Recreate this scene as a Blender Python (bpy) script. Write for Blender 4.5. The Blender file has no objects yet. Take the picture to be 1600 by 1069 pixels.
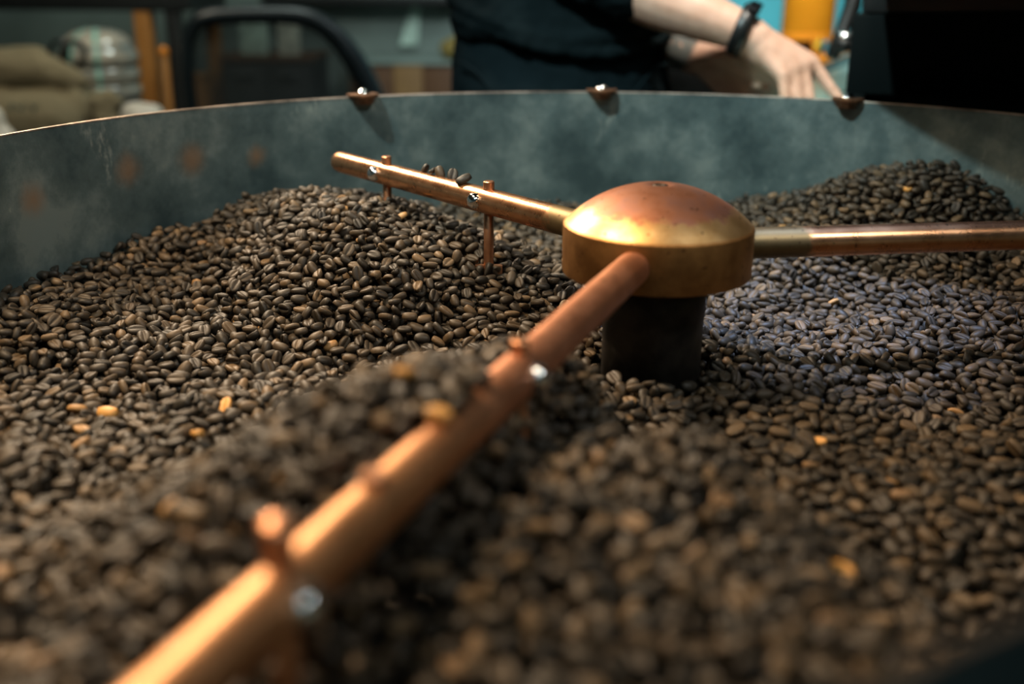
import bpy, bmesh, math, random
import numpy as np
from mathutils import Vector, Matrix, noise
random.seed(7); rng = np.random.default_rng(11)
S = bpy.context.scene; COL = S.collection
PI = math.pi; R = math.radians

# ------------------------------------------------------------------ camera
F, PITCH, ROLL = 1640.0, .33428, .00886
CAM = Vector((-.09527, -.67661, .15271))
c_, s_ = math.cos(ROLL), math.sin(ROLL)
X0, U0 = Vector((1, 0, 0)), Vector((0, math.sin(PITCH), math.cos(PITCH)))
FW = Vector((0, math.cos(PITCH), -math.sin(PITCH)))
RT, UP = c_*X0 + s_*U0, -s_*X0 + c_*U0
cd = bpy.data.cameras.new('camera'); cam = bpy.data.objects.new('camera', cd); COL.objects.link(cam)
m = Matrix((RT, UP, -FW)).transposed().to_4x4(); m.translation = CAM; cam.matrix_world = m
cd.sensor_width = 36; cd.lens = F*36/1600; cd.clip_start = .01; cd.clip_end = 50
cd.dof.use_dof = True; cd.dof.focus_distance = .80; cd.dof.aperture_fstop = 3.1; cd.dof.aperture_blades = 0
S.camera = cam
def at(px, py, Y):
    """world point on the view ray of photo pixel (px, py) at world depth Y"""
    d = FW + RT*((px-800)/F) + UP*((534.5-py)/F)
    return CAM + d*((Y-CAM.y)/d.y)
def project(P):
    d = np.asarray(P) - np.array(CAM)
    f = d @ np.array(FW)
    return 800+F*(d@np.array(RT))/f, 534.5-F*(d@np.array(UP))/f, f

# ------------------------------------------------------------------ world, lamps, exposure
W_ = bpy.data.worlds.new('world'); S.world = W_; W_.use_nodes = True
bg = W_.node_tree.nodes['Background']; bg.inputs[0].default_value = (.24, .46, .5, 1); bg.inputs[1].default_value = .05
def area(name, loc, to, size, power, col, spread=180):
    l = bpy.data.lights.new(name, 'AREA'); l.shape = 'DISK'; l.size = size; l.energy = power; l.color = col; l.spread = R(spread)
    o = bpy.data.objects.new(name, l); COL.objects.link(o); o.location = loc
    o.rotation_euler = (Vector(to)-Vector(loc)).to_track_quat('-Z', 'Y').to_euler(); return o
def spot(name, loc, to, angle, power, col, rad=.04, blend=.6):
    l = bpy.data.lights.new(name, 'SPOT'); l.energy = power; l.color = col; l.spot_size = R(angle); l.spot_blend = blend; l.shadow_soft_size = rad
    o = bpy.data.objects.new(name, l); COL.objects.link(o); o.location = loc
    o.rotation_euler = (Vector(to)-Vector(loc)).to_track_quat('-Z', 'Y').to_euler(); return o
spot('warm_pendant_lamp', (-.78, -.08, 1.12), (-.25, -.02, -.05), 54, 118, (1, .73, .45), .018, .9)
spot('warm_front_lamp', (-.42, -.22, 1.25), (-.06, -.06, 0), 34, 17, (1, .82, .6), .09, .9)
area('warm_back_lamp', (-.95, 1.25, .98), (-.24, -.02, -.06), .34, 5.0, (1, .78, .55), 62)
spot('cool_track_lamp', (-.70, -.22, 1.25), (-.01, .54, .03), 37, 165, (.74, .96, .97), .018, 1)
spot('blue_track_lamp', (.17, .0, 1.5), (.14, .14, -.1), 14, 330, (.45, .62, 1.0), .03, .9)
area('room_fill_lamp', (-.2, -1.6, 1.6), (0, .2, 0), 1.2, 6.5, (.74, .93, .95))
area('left_wall_fill', (.85, -.75, 1.25), (-.50, .22, -.01), .3, 1.25, (.95, .95, .88), 45)  # added fill that lifts the left tray wall, no known source there
area('counter_fill', (.50, 1.50, 1.1), (.64, 2.35, -.02), .3, 14, (.88, .97, 1), 100)  # added to light the turquoise wall and brighten the amber hopper
area('sack_fill', (-1.0, 1.35, 1.1), (-1.12, 2.05, -.05), .25, 2.4, (1, .88, .68), 90)  # added to brighten the sack top and put glints on the bottle
area('hand_lamp', (.15, .45, 1.15), (.3, .85, .02), .2, 2.6, (1, .9, .78), 60)
area('back_room_lamp', (-.35, 1.9, 1.5), (-.45, 2.9, -.1), .6, 13, (.86, 1, .93))
S.view_settings.view_transform = 'Standard'; S.view_settings.look = 'None'
S.view_settings.gamma = 1; S.view_settings.exposure = -.1
try: S.view_settings.use_curve_mapping = False
except Exception: pass
S.cycles.use_denoising = True; S.cycles.max_bounces = 8

# ------------------------------------------------------------------ helpers
WL = {}
def wl(o): return WL.get(o.name, Vector((0, 0, 0))) if o else Vector((0, 0, 0))
def empty(name, loc, label=None, cat=None, group=None, kind=None):
    o = bpy.data.objects.new(name, None); COL.objects.link(o); o.location = loc; o.empty_display_size = .05
    WL[o.name] = Vector(loc); tag(o, label, cat, group, kind); return o
def tag(o, label=None, cat=None, group=None, kind=None):
    for k, v in (('label', label), ('category', cat), ('group', group), ('kind', kind)):
        if v: o[k] = v
    return o
def link(name, me, mat, parent=None, loc=None, smooth=True):
    """me in world coordinates unless loc given; origin moved to the bounding centre"""
    if loc is None:
        n = len(me.vertices); co = np.empty(n*3); me.vertices.foreach_get('co', co); co = co.reshape(-1, 3)
        c = (co.min(0)+co.max(0))/2; co -= c; me.vertices.foreach_set('co', co.ravel()); loc = Vector(c)
    if mat:
        me.materials.clear()
        for mm in (mat if isinstance(mat, (list, tuple)) else [mat]): me.materials.append(mm)
    if smooth: me.polygons.foreach_set('use_smooth', [True]*len(me.polygons))
    me.update()
    o = bpy.data.objects.new(name, me); COL.objects.link(o); WL[o.name] = Vector(loc)
    if parent: o.parent = parent
    o.location = Vector(loc)-wl(parent); return o
def pyd(name, v, f):
    me = bpy.data.meshes.new(name); me.from_pydata([tuple(p) for p in v], [], f); me.update(); return me
def frombm(name, bm):
    me = bpy.data.meshes.new(name); bm.normal_update(); bm.to_mesh(me); bm.free(); return me
def sharp(me, ang=40):
    try: me.set_sharp_from_angle(angle=R(ang))
    except Exception: pass
def box_me(name, lo, hi, bev=.003, seg=2, mat4=None):
    bm = bmesh.new(); bmesh.ops.create_cube(bm, size=1)
    lo, hi = Vector(lo), Vector(hi)
    for v in bm.verts: v.co = Vector((lo[i]+(v.co[i]+.5)*(hi[i]-lo[i]) for i in range(3)))
    if bev: bmesh.ops.bevel(bm, geom=bm.edges[:], offset=bev, segments=seg, profile=.6, affect='EDGES')
    if mat4: bm.transform(mat4)
    return frombm(name, bm)
def boxo(name, lo, hi, mat, parent=None, bev=.003, mat4=None):
    me = box_me(name, lo, hi, bev, 2, mat4); o = link(name, me, mat, parent); sharp(me, 35); return o
def prism_me(name, poly, z0, z1, bev=0):
    n = len(poly); v = [(x, y, z0) for x, y in poly]+[(x, y, z1) for x, y in poly]
    f = [tuple(range(n))[::-1], tuple(range(n, 2*n))]+[(i, (i+1) % n, n+(i+1) % n, n+i) for i in range(n)]
    me = pyd(name, v, f)
    bm = bmesh.new(); bm.from_mesh(me); bmesh.ops.recalc_face_normals(bm, faces=bm.faces[:])
    if bev: bmesh.ops.bevel(bm, geom=bm.edges[:], offset=bev, segments=2, profile=.6, affect='EDGES')
    bm.to_mesh(me); bm.free(); return me
def frame_of(d):
    d = Vector(d).normalized(); a = Vector((0, 0, 1)) if abs(d.z) < .9 else Vector((1, 0, 0))
    u = a.cross(d).normalized(); return u, d.cross(u)
def tube_me(name, pts, rad, n=16, cap=True, closed=False, sq=1.0, attr=None):
    """tube through pts; rad a number or one per point; sq flattens along the second axis"""
    pts = [Vector(p) for p in pts]; k = len(pts)
    rad = [rad]*k if np.isscalar(rad) else list(rad)
    v, f = [], []; u = None
    for i, p in enumerate(pts):
        a = pts[(i-1) % k] if (i > 0 or closed) else p; b = pts[(i+1) % k] if (i < k-1 or closed) else p
        d = (b-a).normalized()
        if u is None: u, w = frame_of(d)
        else:
            u = (u-d*u.dot(d)).normalized(); w = d.cross(u)
        for j in range(n):
            t = 2*PI*j/n; v.append(p+(u*math.cos(t)+w*math.sin(t)*sq)*rad[i])
    for i in range(k if closed else k-1):
        for j in range(n):
            i2 = (i+1) % k; f.append((i*n+j, i*n+(j+1) % n, i2*n+(j+1) % n, i2*n+j))
    if cap and not closed:
        f.append(tuple(range(n))[::-1]); f.append(tuple(range((k-1)*n, k*n)))
    return pyd(name, v, f)
def capsule(p0, r0, p1, r1, n=14, q=4):
    """points and faces of a tapered capsule"""
    p0, p1 = Vector(p0), Vector(p1); d = (p1-p0); L = d.length; d = d/L if L > 1e-9 else Vector((0, 0, 1)); u, w = frame_of(d)
    v, f = [], []; rings = []
    for i in range(1, q+1): a = PI/2*i/q; rings.append((p0-d*r0*math.cos(a), r0*math.sin(a)))
    for i in range(q, 0, -1): a = PI/2*i/q; rings.append((p1+d*r1*math.cos(a), r1*math.sin(a)))
    for c, r in rings:
        for j in range(n): t = 2*PI*j/n; v.append(c+u*r*math.cos(t)+w*r*math.sin(t))
    k = len(rings)
    for i in range(k-1):
        for j in range(n): f.append((i*n+j, i*n+(j+1) % n, (i+1)*n+(j+1) % n, (i+1)*n+j))
    v.append(p0-d*r0); v.append(p1+d*r1); a, b = len(v)-2, len(v)-1
    for j in range(n): f.append((a, (j+1) % n, j)); f.append((b, (k-1)*n+j, (k-1)*n+(j+1) % n))
    return v, f
class Body:
    def __init__(s): s.v, s.f = [], []
    def add(s, vf):
        o = len(s.v); s.v += vf[0]; s.f += [tuple(i+o for i in q) for q in vf[1]]; return s
    def chain(s, pts, rad):
        for i in range(len(pts)-1): s.add(capsule(pts[i], rad[i], pts[i+1], rad[i+1]))
        return s
    def loft(s, secs, n=28):
        """secs: (centre, rx, ry, rotation about z)"""
        v, f = [], []
        for c, rx, ry, a in secs:
            for j in range(n):
                t = 2*PI*j/n; x, y = rx*math.cos(t), ry*math.sin(t)
                v.append(Vector(c)+Vector((x*math.cos(a)-y*math.sin(a), x*math.sin(a)+y*math.cos(a), 0)))
        k = len(secs)
        for i in range(k-1):
            for j in range(n): f.append((i*n+j, i*n+(j+1) % n, (i+1)*n+(j+1) % n, (i+1)*n+j))
        f.append(tuple(range(n))[::-1]); f.append(tuple(range((k-1)*n, k*n)))
        return s.add((v, f))
    def me(s, name): return pyd(name, s.v, s.f)
def remesh(o, vox, it=4, fac=.5):
    r = o.modifiers.new('remesh', 'REMESH'); r.mode = 'VOXEL'; r.voxel_size = vox; r.use_smooth_shade = True
    if it: q = o.modifiers.new('smooth', 'SMOOTH'); q.factor = fac; q.iterations = it
def lathe_me(name, prof, n=48, c=(0, 0, 0)):
    v, f = [], []; k = len(prof)
    for r, z in prof:
        for j in range(n): t = 2*PI*j/n; v.append((c[0]+r*math.cos(t), c[1]+r*math.sin(t), c[2]+z))
    for i in range(k-1):
        for j in range(n): f.append((i*n+j, i*n+(j+1) % n, (i+1)*n+(j+1) % n, (i+1)*n+j))
    bm = bmesh.new(); bm.from_mesh(pyd('tmp', v, f)); bmesh.ops.remove_doubles(bm, verts=bm.verts[:], dist=1e-6)
    bmesh.ops.recalc_face_normals(bm, faces=bm.faces[:]); return frombm(name, bm)
def cyl_me(name, p0, p1, r, n=20, bev=.0006):
    d = Vector(p1)-Vector(p0); L = d.length
    me = lathe_me(name, [(0, 0), (r-bev, 0), (r, bev), (r, L-bev), (r-bev, L), (0, L)], n)
    me.transform(Matrix.Translation(Vector(p0)) @ d.to_track_quat('Z', 'Y').to_matrix().to_4x4()); return me

# ------------------------------------------------------------------ materials
class NT:
    def __init__(s, name):
        s.m = bpy.data.materials.new(name); s.m.use_nodes = True; s.t = s.m.node_tree; s.b = s.t.nodes['Principled BSDF']
    def n(s, typ, **kw):
        x = s.t.nodes.new(typ)
        for k, v in kw.items(): setattr(x, k, v)
        return x
    def l(s, a, b): s.t.links.new(a, b)
    def set(s, i, v):
        if hasattr(v, 'is_output') or isinstance(v, bpy.types.NodeSocket): s.l(v, i)
        else: i.default_value = v
    def math(s, op, a, b=0, clamp=False):
        x = s.n('ShaderNodeMath', operation=op, use_clamp=clamp); s.set(x.inputs[0], a); s.set(x.inputs[1], b); return x.outputs[0]
    def noise(s, scale, detail=4, rough=.6, vec=None, dist=0):
        x = s.n('ShaderNodeTexNoise'); x.inputs['Scale'].default_value = scale; x.inputs['Detail'].default_value = detail
        x.inputs['Roughness'].default_value = rough; x.inputs['Distortion'].default_value = dist
        s.l(vec if vec else s.obj(), x.inputs['Vector']); return x.outputs['Fac']
    def obj(s):
        if not hasattr(s, '_o'): s._o = s.n('ShaderNodeTexCoord').outputs['Object']
        return s._o
    def scaled(s, v3):
        x = s.n('ShaderNodeMapping'); x.inputs['Scale'].default_value = v3; s.l(s.obj(), x.inputs['Vector']); return x.outputs[0]
    def mix(s, f, a, b):
        x = s.n('ShaderNodeMix', data_type='RGBA'); s.set(x.inputs[0], f)
        for i, v in ((6, a), (7, b)):
            if isinstance(v, tuple): x.inputs[i].default_value = v if len(v) == 4 else v+(1,)
            else: s.l(v, x.inputs[i])
        return x.outputs[2]
    def ramp(s, f, stops, interp='LINEAR'):
        x = s.n('ShaderNodeValToRGB'); r = x.color_ramp; r.interpolation = interp
        while len(r.elements) < len(stops): r.elements.new(.5)
        for e, (p, c) in zip(r.elements, stops): e.position = p; e.color = c if len(c) == 4 else tuple(c)+(1,)
        s.l(f, x.inputs[0]); return x.outputs[0]
    def step(s, f, a, b):
        x = s.n('ShaderNodeMapRange'); x.interpolation_type = 'SMOOTHSTEP'; s.set(x.inputs[0], f)
        x.inputs[1].default_value = a; x.inputs[2].default_value = b; return x.outputs[0]
    def bump(s, h, strength=.3, dist=.001):
        x = s.n('ShaderNodeBump'); x.inputs['Strength'].default_value = strength; x.inputs['Distance'].default_value = dist
        s.l(h, x.inputs['Height']); s.l(x.outputs[0], s.b.inputs['Normal'])
    def p(s, **kw):
        for k, v in kw.items():
            i = s.b.inputs[{'color': 'Base Color', 'rough': 'Roughness', 'metal': 'Metallic', 'spec': 'Specular IOR Level', 'trans': 'Transmission Weight', 'alpha': 'Alpha', 'ior': 'IOR', 'coat': 'Coat Weight', 'sss': 'Subsurface Weight', 'sheen': 'Sheen Weight'}[k]]
            if isinstance(v, tuple): i.default_value = v if len(v) == 4 else v+(1,)
            else: s.set(i, v)
        return s
def simple(name, col, rough=.6, metal=0, var=.25, scale=30, bump=0, **kw):
    t = NT(name); n = t.noise(scale)
    d = tuple(c*(1-var) for c in col); h = tuple(min(1, c*(1+var)) for c in col)
    t.p(color=t.mix(t.step(n, .3, .7), d, h), rough=rough, metal=metal, **kw)
    if bump: t.bump(n, bump, .002)
    return t.m
M = {}
# coffee beans: tone per bean, paler silverskin in the crease
t = NT('roasted_bean')
tone = t.n('ShaderNodeAttribute', attribute_name='tone').outputs['Fac']; solo = t.n('ShaderNodeAttribute', attribute_name='solo').outputs['Fac']
cre = t.n('ShaderNodeAttribute', attribute_name='crease').outputs['Fac']
rnd = t.n('ShaderNodeObjectInfo').outputs['Random']
tn = t.math('ADD', tone, t.math('MULTIPLY', t.math('SUBTRACT', t.math('MULTIPLY', rnd, .972), tone), solo))
base = t.ramp(tn, [(0, (.008, .0065, .005)), (.3, (.020, .0145, .0095)), (.65, (.050, .033, .0185)), (.9, (.13, .080, .038)), (.965, (.19, .11, .055)), (.99, (.36, .19, .065))])
nz = t.noise(380, 3)
col = t.mix(t.math('MULTIPLY', nz, .5), base, t.mix(.5, base, (.10, .08, .055)))
col = t.mix(t.math('MULTIPLY', cre, .6), col, t.mix(t.step(tn, .25, .8), (.012, .009, .007), (.2, .14, .085)))
t.p(color=col, rough=t.math('ADD', .42, t.math('MULTIPLY', nz, .25)), spec=.34); t.bump(nz, .35, .0006); M['bean'] = t.m
t = NT('pale_bean'); nz = t.noise(300, 3)
t.p(color=t.mix(nz, (.55, .24, .05), (.66, .36, .11)), rough=.5); t.bump(nz, .3, .0006); M['pale'] = t.m
# copper and brass
def copper(name, c1=(.66, .31, .15), c2=(.80, .43, .23), rough=.2, patina=False, far=False):
    t = NT(name); n = t.noise(45, 5, .65); col = t.mix(t.step(n, .3, .7), c1, c2)
    r = t.math('ADD', rough, t.math('MULTIPLY', n, .16))
    if patina:
        a = t.n('ShaderNodeAttribute', attribute_name='along').outputs['Fac']
        k = t.math('ADD', a, t.math('MULTIPLY', t.math('SUBTRACT', t.noise(110, 4), .5), .03))
        pk = t.math('SUBTRACT', 1, t.step(k, patina-.006, patina+.004))
        col = t.mix(pk, col, t.mix(n, (.16, .11, .055), (.34, .25, .13))); r = t.math('ADD', r, t.math('MULTIPLY', pk, .2))
        if far: col = t.mix(t.step(a, .26, .40), col, t.mix(n, (.60, .29, .13), (.76, .41, .21)))  # outer end painted more golden to carry its broad highlight
        sp = t.step(t.noise(260, 2), .66, .7); col = t.mix(t.math('MULTIPLY', sp, .7), col, (.08, .045, .025))
    t.p(color=col, rough=r, metal=1); t.bump(t.noise(500, 2), .06, .0005); return t.m
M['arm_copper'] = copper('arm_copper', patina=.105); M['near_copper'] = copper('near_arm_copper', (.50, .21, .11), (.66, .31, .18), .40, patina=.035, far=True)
M['copper'] = copper('copper', (.55, .25, .13), (.72, .36, .2), .3)
t = NT('hub_copper')
sx = t.n('ShaderNodeSeparateXYZ'); t.l(t.obj(), sx.inputs[0]); z = sx.outputs[2]
n1, n2 = t.noise(38, 5, .65), t.noise(120, 4)
zz = t.math('ADD', z, t.math('MULTIPLY', t.math('SUBTRACT', n2, .5), .012))
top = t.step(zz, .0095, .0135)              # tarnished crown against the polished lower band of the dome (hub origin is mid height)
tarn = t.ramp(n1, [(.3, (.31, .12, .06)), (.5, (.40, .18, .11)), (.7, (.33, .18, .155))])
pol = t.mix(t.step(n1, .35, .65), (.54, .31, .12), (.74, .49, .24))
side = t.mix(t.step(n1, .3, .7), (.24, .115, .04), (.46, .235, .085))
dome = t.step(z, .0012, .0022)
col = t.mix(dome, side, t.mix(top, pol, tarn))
spots = t.step(t.noise(190, 2), .67, .72)
col = t.mix(t.math('MULTIPLY', spots, .75), col, (.07, .035, .015))
ro = t.math('ADD', t.math('ADD', .38, t.math('MULTIPLY', top, .1)), t.math('MULTIPLY', t.math('SUBTRACT', 1, dome), .1))
t.p(color=col, rough=t.math('ADD', ro, t.math('MULTIPLY', n2, .08)), metal=1); t.bump(t.noise(420, 2), .06, .0005); M['hub'] = t.m
M['shaft'] = simple('dark_shaft_steel', (.035, .03, .025), .55, .5, .5, 60)
M['chrome'] = simple('chrome', (.85, .87, .88), .12, 1, .05)
M['socket'] = simple('dark_socket', (.05, .035, .025), .5, .6)
# tray steel: smudged, brushed, with soft round brown spots
t = NT('tray_steel')
n1, n2 = t.noise(10, 8, .68), t.noise(34, 7, .72, t.scaled((1, 1, .4)))
col = t.ramp(n1, [(.36, (.07, .11, .115)), (.5, (.14, .20, .20)), (.63, (.27, .34, .325))])
sm = t.math('MULTIPLY', t.step(n2, .54, .70), t.step(t.noise(9, 3, .5), .50, .64)); col = t.mix(t.math('MULTIPLY', sm, .9), col, (.72, .76, .66))
st = None
for ang, zc, rr in ((149.5, -.012, .021), (141.6, -.0125, .023), (133.5, -.0165, .016), (161.5, -.02, .02)):
    vd = t.n('ShaderNodeVectorMath', operation='DISTANCE'); t.l(t.obj(), vd.inputs[0])
    vd.inputs[1].default_value = (.51*math.cos(R(ang)), .51*math.sin(R(ang)), zc)
    d = t.math('ADD', vd.outputs['Value'], t.math('MULTIPLY', t.math('SUBTRACT', n2, .5), .02))
    g = t.math('SUBTRACT', 1, t.step(d, 0, rr)); st = g if st is None else t.math('MAXIMUM', st, g)
col = t.mix(t.math('MULTIPLY', st, .6), col, (.42, .22, .095))
fine = t.noise(260, 2, .5, t.scaled((1, 1, .08)))
t.p(color=col, rough=t.math('ADD', .40, t.math('MULTIPLY', n2, .2)), metal=.75); t.bump(fine, .08, .0004); M['tray'] = t.m
M['rim'] = simple('rim_edge_steel', (.50, .41, .34), .35, .9, .5, 40)
M['clip'] = simple('rim_clip_bronze', (.22, .11, .06), .45, .8, .4, 200)
M['black'] = simple('black_metal', (.012, .014, .014), .45, .2, .2)
t = NT('black_powder_coat'); vo = t.n('ShaderNodeTexVoronoi'); vo.inputs['Scale'].default_value = 90; t.l(t.obj(), vo.inputs[0])
sp = t.math('MULTIPLY', t.math('SUBTRACT', 1, t.step(vo.outputs['Distance'], .03, .06)), t.step(t.noise(14, 2), .5, .62))
t.p(color=t.mix(sp, (.005, .0075, .0075), (.35, .38, .36)), rough=.55, spec=.05); t.bump(t.noise(700, 2), .12, .0004); M['powder'] = t.m
t = NT('human_skin'); n = t.noise(30, 4); sk = t.mix(t.step(n, .3, .7), (.56, .33, .23), (.66, .42, .31))
kd = None
tw = at(1066, 78, .9)
vd = t.n('ShaderNodeVectorMath', operation='DISTANCE'); ge = t.n('ShaderNodeNewGeometry'); t.l(ge.outputs['Position'], vd.inputs[0]); vd.inputs[1].default_value = tw+Vector((-.03, .02, .01))
tat = t.math('MULTIPLY', t.math('SUBTRACT', 1, t.step(vd.outputs['Value'], .050, .062)), t.step(t.noise(80, 4, .6, ge.outputs['Position']), .34, .44))
t.p(color=t.mix(t.math('MULTIPLY', tat, .9), sk, (.05, .085, .085)), rough=.5, sss=.08); t.b.inputs['Subsurface Radius'].default_value = (.01, .004, .002); M['skin'] = t.m
def cloth(name, col, sc=900):
    t = NT(name); n = t.noise(12, 5); w = t.noise(sc, 2)
    t.p(color=t.mix(n, tuple(c*.7 for c in col), tuple(c*1.35 for c in col)), rough=.9, spec=.08); t.bump(w, .25, .0008); return t.m
M['shirt'] = cloth('black_cotton', (.006, .0115, .013)); M['denim'] = cloth('dark_denim', (.0065, .013, .0155))
M['rubber'] = simple('black_rubber', (.008, .009, .009), .38)
t = NT('dark_glass_screen'); t.p(color=(.006, .007, .008, 1), rough=.22, spec=.35); M['screen'] = t.m
M['hair'] = simple('brown_hair', (.03, .018, .01), .5, 0, .5, 200)
M['wall'] = simple('back_wall_paint', (.16, .215, .195), .6, 0, .18, 3)
M['turq'] = simple('turquoise_wall_paint', (.09, .50, .56), .55, 0, .12, 4)
M['floor'] = simple('concrete_floor', (.06, .065, .062), .7, 0, .3, 6)
M['ceil'] = simple('dark_ceiling', (.03, .035, .035), .8)
def wood(name, c1, c2, sc=(3, 3, 40)):
    t = NT(name); n = t.noise(6, 6, .6, t.scaled(sc), 1.2); t.p(color=t.mix(t.step(n, .3, .7), c1, c2), rough=.55); t.bump(n, .15, .001); return t.m
M['oak'] = wood('orange_wood', (.30, .115, .018), (.46, .20, .04), (40, 40, 3)); M['brown_wood'] = wood('brown_wood', (.07, .03, .01), (.12, .058, .022), (30, 30, 3))
M['tan_wood'] = wood('tan_wood', (.17, .095, .035), (.25, .15, .055), (30, 30, 3))
t = NT('burlap'); w1 = t.n('ShaderNodeTexWave'); w1.inputs['Scale'].default_value = 130; t.l(t.obj(), w1.inputs[0])
n = t.noise(20, 5); t.p(color=t.mix(n, (.12, .10, .055), (.27, .22, .13)), rough=.9); t.bump(t.math('ADD', w1.outputs['Fac'], n), .3, .002); M['burlap'] = t.m
M['ink'] = simple('teal_ink', (.006, .04, .036), .8)
M['plastic_white'] = simple('white_plastic_bag', (.74, .68, .58), .45, 0, .08, 14, .3)
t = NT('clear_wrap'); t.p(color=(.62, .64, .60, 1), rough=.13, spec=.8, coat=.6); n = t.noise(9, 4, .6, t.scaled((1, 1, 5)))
t.p(color=t.mix(t.step(n, .35, .65), (.17, .19, .18), (.5, .45, .36))); M['wrap'] = t.m  # cream highlights painted into the streaks of the wrap
M['teal_strip'] = simple('teal_tape', (.18, .42, .36), .4)
M['yellow'] = simple('yellow_sacking', (.24, .18, .045), .85, 0, .3, 20, .3)
M['pale'+'_green'] = simple('pale_green_enamel', (.42, .58, .50), .45)
t = NT('amber_plastic'); n = t.noise(18, 4, .6, t.scaled((1, 1, 6)))
t.p(color=t.mix(n, (.72, .24, .01), (.85, .34, .02)), rough=.22, trans=.3, ior=1.3); M['amber'] = t.m
M['orange'] = simple('orange_plastic', (.95, .30, .02), .35, 0, .1)
M['bean_dark'] = simple('dark_contents', (.10, .05, .015), .8, 0, .4, 60)
M['yellow_gloss'] = simple('yellow_gloss', (.95, .55, .06), .2)
M['pale_top'] = simple('pale_teal_laminate', (.17, .27, .235), .4, 0, .12, 8)
M['dark_teal'] = simple('dark_teal_metal', (.03, .07, .07), .4, .3)
M['chair_black'] = simple('black_chair_plastic', (.008, .014, .017), .38, 0, .2)
t = NT('chair_mesh')
w1 = t.n('ShaderNodeTexWave'); w1.bands_direction = 'DIAGONAL'; w1.inputs['Scale'].default_value = 75; t.l(t.obj(), w1.inputs[0])
w2 = t.n('ShaderNodeTexWave'); w2.bands_direction = 'Z'; w2.inputs['Scale'].default_value = 90; t.l(t.obj(), w2.inputs[0])
t.p(color=(.015, .024, .026, 1), rough=.7, alpha=t.math('ADD', .52, t.math('MULTIPLY', t.step(t.math('MAXIMUM', w1.outputs['Fac'], w2.outputs['Fac']), .6, .8), .35))); M['mesh'] = t.m
M['card'] = simple('dark_cabinet', (.012, .017, .017), .5)
M['panel_light'] = simple('pale_panel', (.5, .54, .45), .5)

# ------------------------------------------------------------------ room
def struct(name, lo, hi, mat, bev=0):
    o = boxo(name, lo, hi, mat, None, bev); o['kind'] = 'structure'; return o
FZ = -.9
struct('floor', (-3.2, -2.4, FZ-.1), (3.2, 3.3, FZ), M['floor'])
struct('wall_back', (-3.2, 3.2, FZ), (.28, 3.3, 2.0), M['wall'])
struct('wall_right_back', (.28, 3.2, FZ), (3.2, 3.3, 2.0), M['turq'])
struct('wall_left', (-3.3, -2.4, FZ), (-3.2, 3.3, 2.0), M['wall'])
struct('wall_right', (3.2, -2.4, FZ), (3.3, 3.3, 2.0), M['wall'])
struct('ceiling', (-3.3, -2.4, 2.0), (3.3, 3.3, 2.1), M['ceil'])

# ------------------------------------------------------------------ cooling tray
_ra = np.array([-90, -70, 0, 180, 205, 225, 235, 255, 262.6, 267.6, 269.4, 272.4, 282, 290, 300, 360.])
_rr = np.array([.51, .51, .51, .51, .512, .545, .565, .575, .552, .5144, .5035, .49, .494, .506, .51, .51])
def rim_r(deg): return np.interp(np.asarray(deg) % 360, _ra, _rr)
RIMZ, PANZ = .0344, -.155
tray = empty('cooling_tray', (0, 0, FZ), 'round dark steel cooling tray with smudged inner wall holding the roasted beans', 'cooling tray')
NA = 288; th = np.arange(NA)*2*PI/NA; rr = rim_r(np.degrees(th)); TH = .0026
def ringwall(name, prof, mat):
    v, f = [], []; k = len(prof)
    for i in range(NA):
        for dr, z in prof: v.append(((rr[i]+dr)*math.cos(th[i]), (rr[i]+dr)*math.sin(th[i]), z))
    for i in range(NA):
        for j in range(k): f.append((i*k+j, i*k+(j+1) % k, ((i+1) % NA)*k+(j+1) % k, ((i+1) % NA)*k+j))
    me = pyd(name, v, f); bm = bmesh.new(); bm.from_mesh(me); bmesh.ops.recalc_face_normals(bm, faces=bm.faces[:]); bm.to_mesh(me); bm.free()
    o = link(name, me, mat, tray, loc=Vector((0, 0, 0))); sharp(me, 40); return o
ringwall('side_wall', [(0, PANZ), (0, RIMZ-.0012), (TH, RIMZ-.0012), (TH, PANZ)], M['tray'])
ringwall('rim_edge', [(-.0004, RIMZ-.0012), (-.0001, RIMZ+.0001), (TH+.0001, RIMZ+.0001), (TH+.0003, RIMZ-.0012)], M['rim'])
v = [((rr[i]+TH)*math.cos(th[i]), (rr[i]+TH)*math.sin(th[i]), z) for z in (PANZ-.004, PANZ) for i in range(NA)]
f = [tuple(range(NA))[::-1], tuple(range(NA, 2*NA))]+[(i, (i+1) % NA, NA+(i+1) % NA, NA+i) for i in range(NA)]
link('pan_floor', pyd('pan_floor', v, f), M['shaft'], tray, smooth=False)
link('pedestal', lathe_me('pedestal', [(0, FZ), (.30, FZ), (.30, FZ+.03), (.24, FZ+.06), (.24, -.24), (.36, -.162), (0, -.162)], 48), M['black'], tray)
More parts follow.
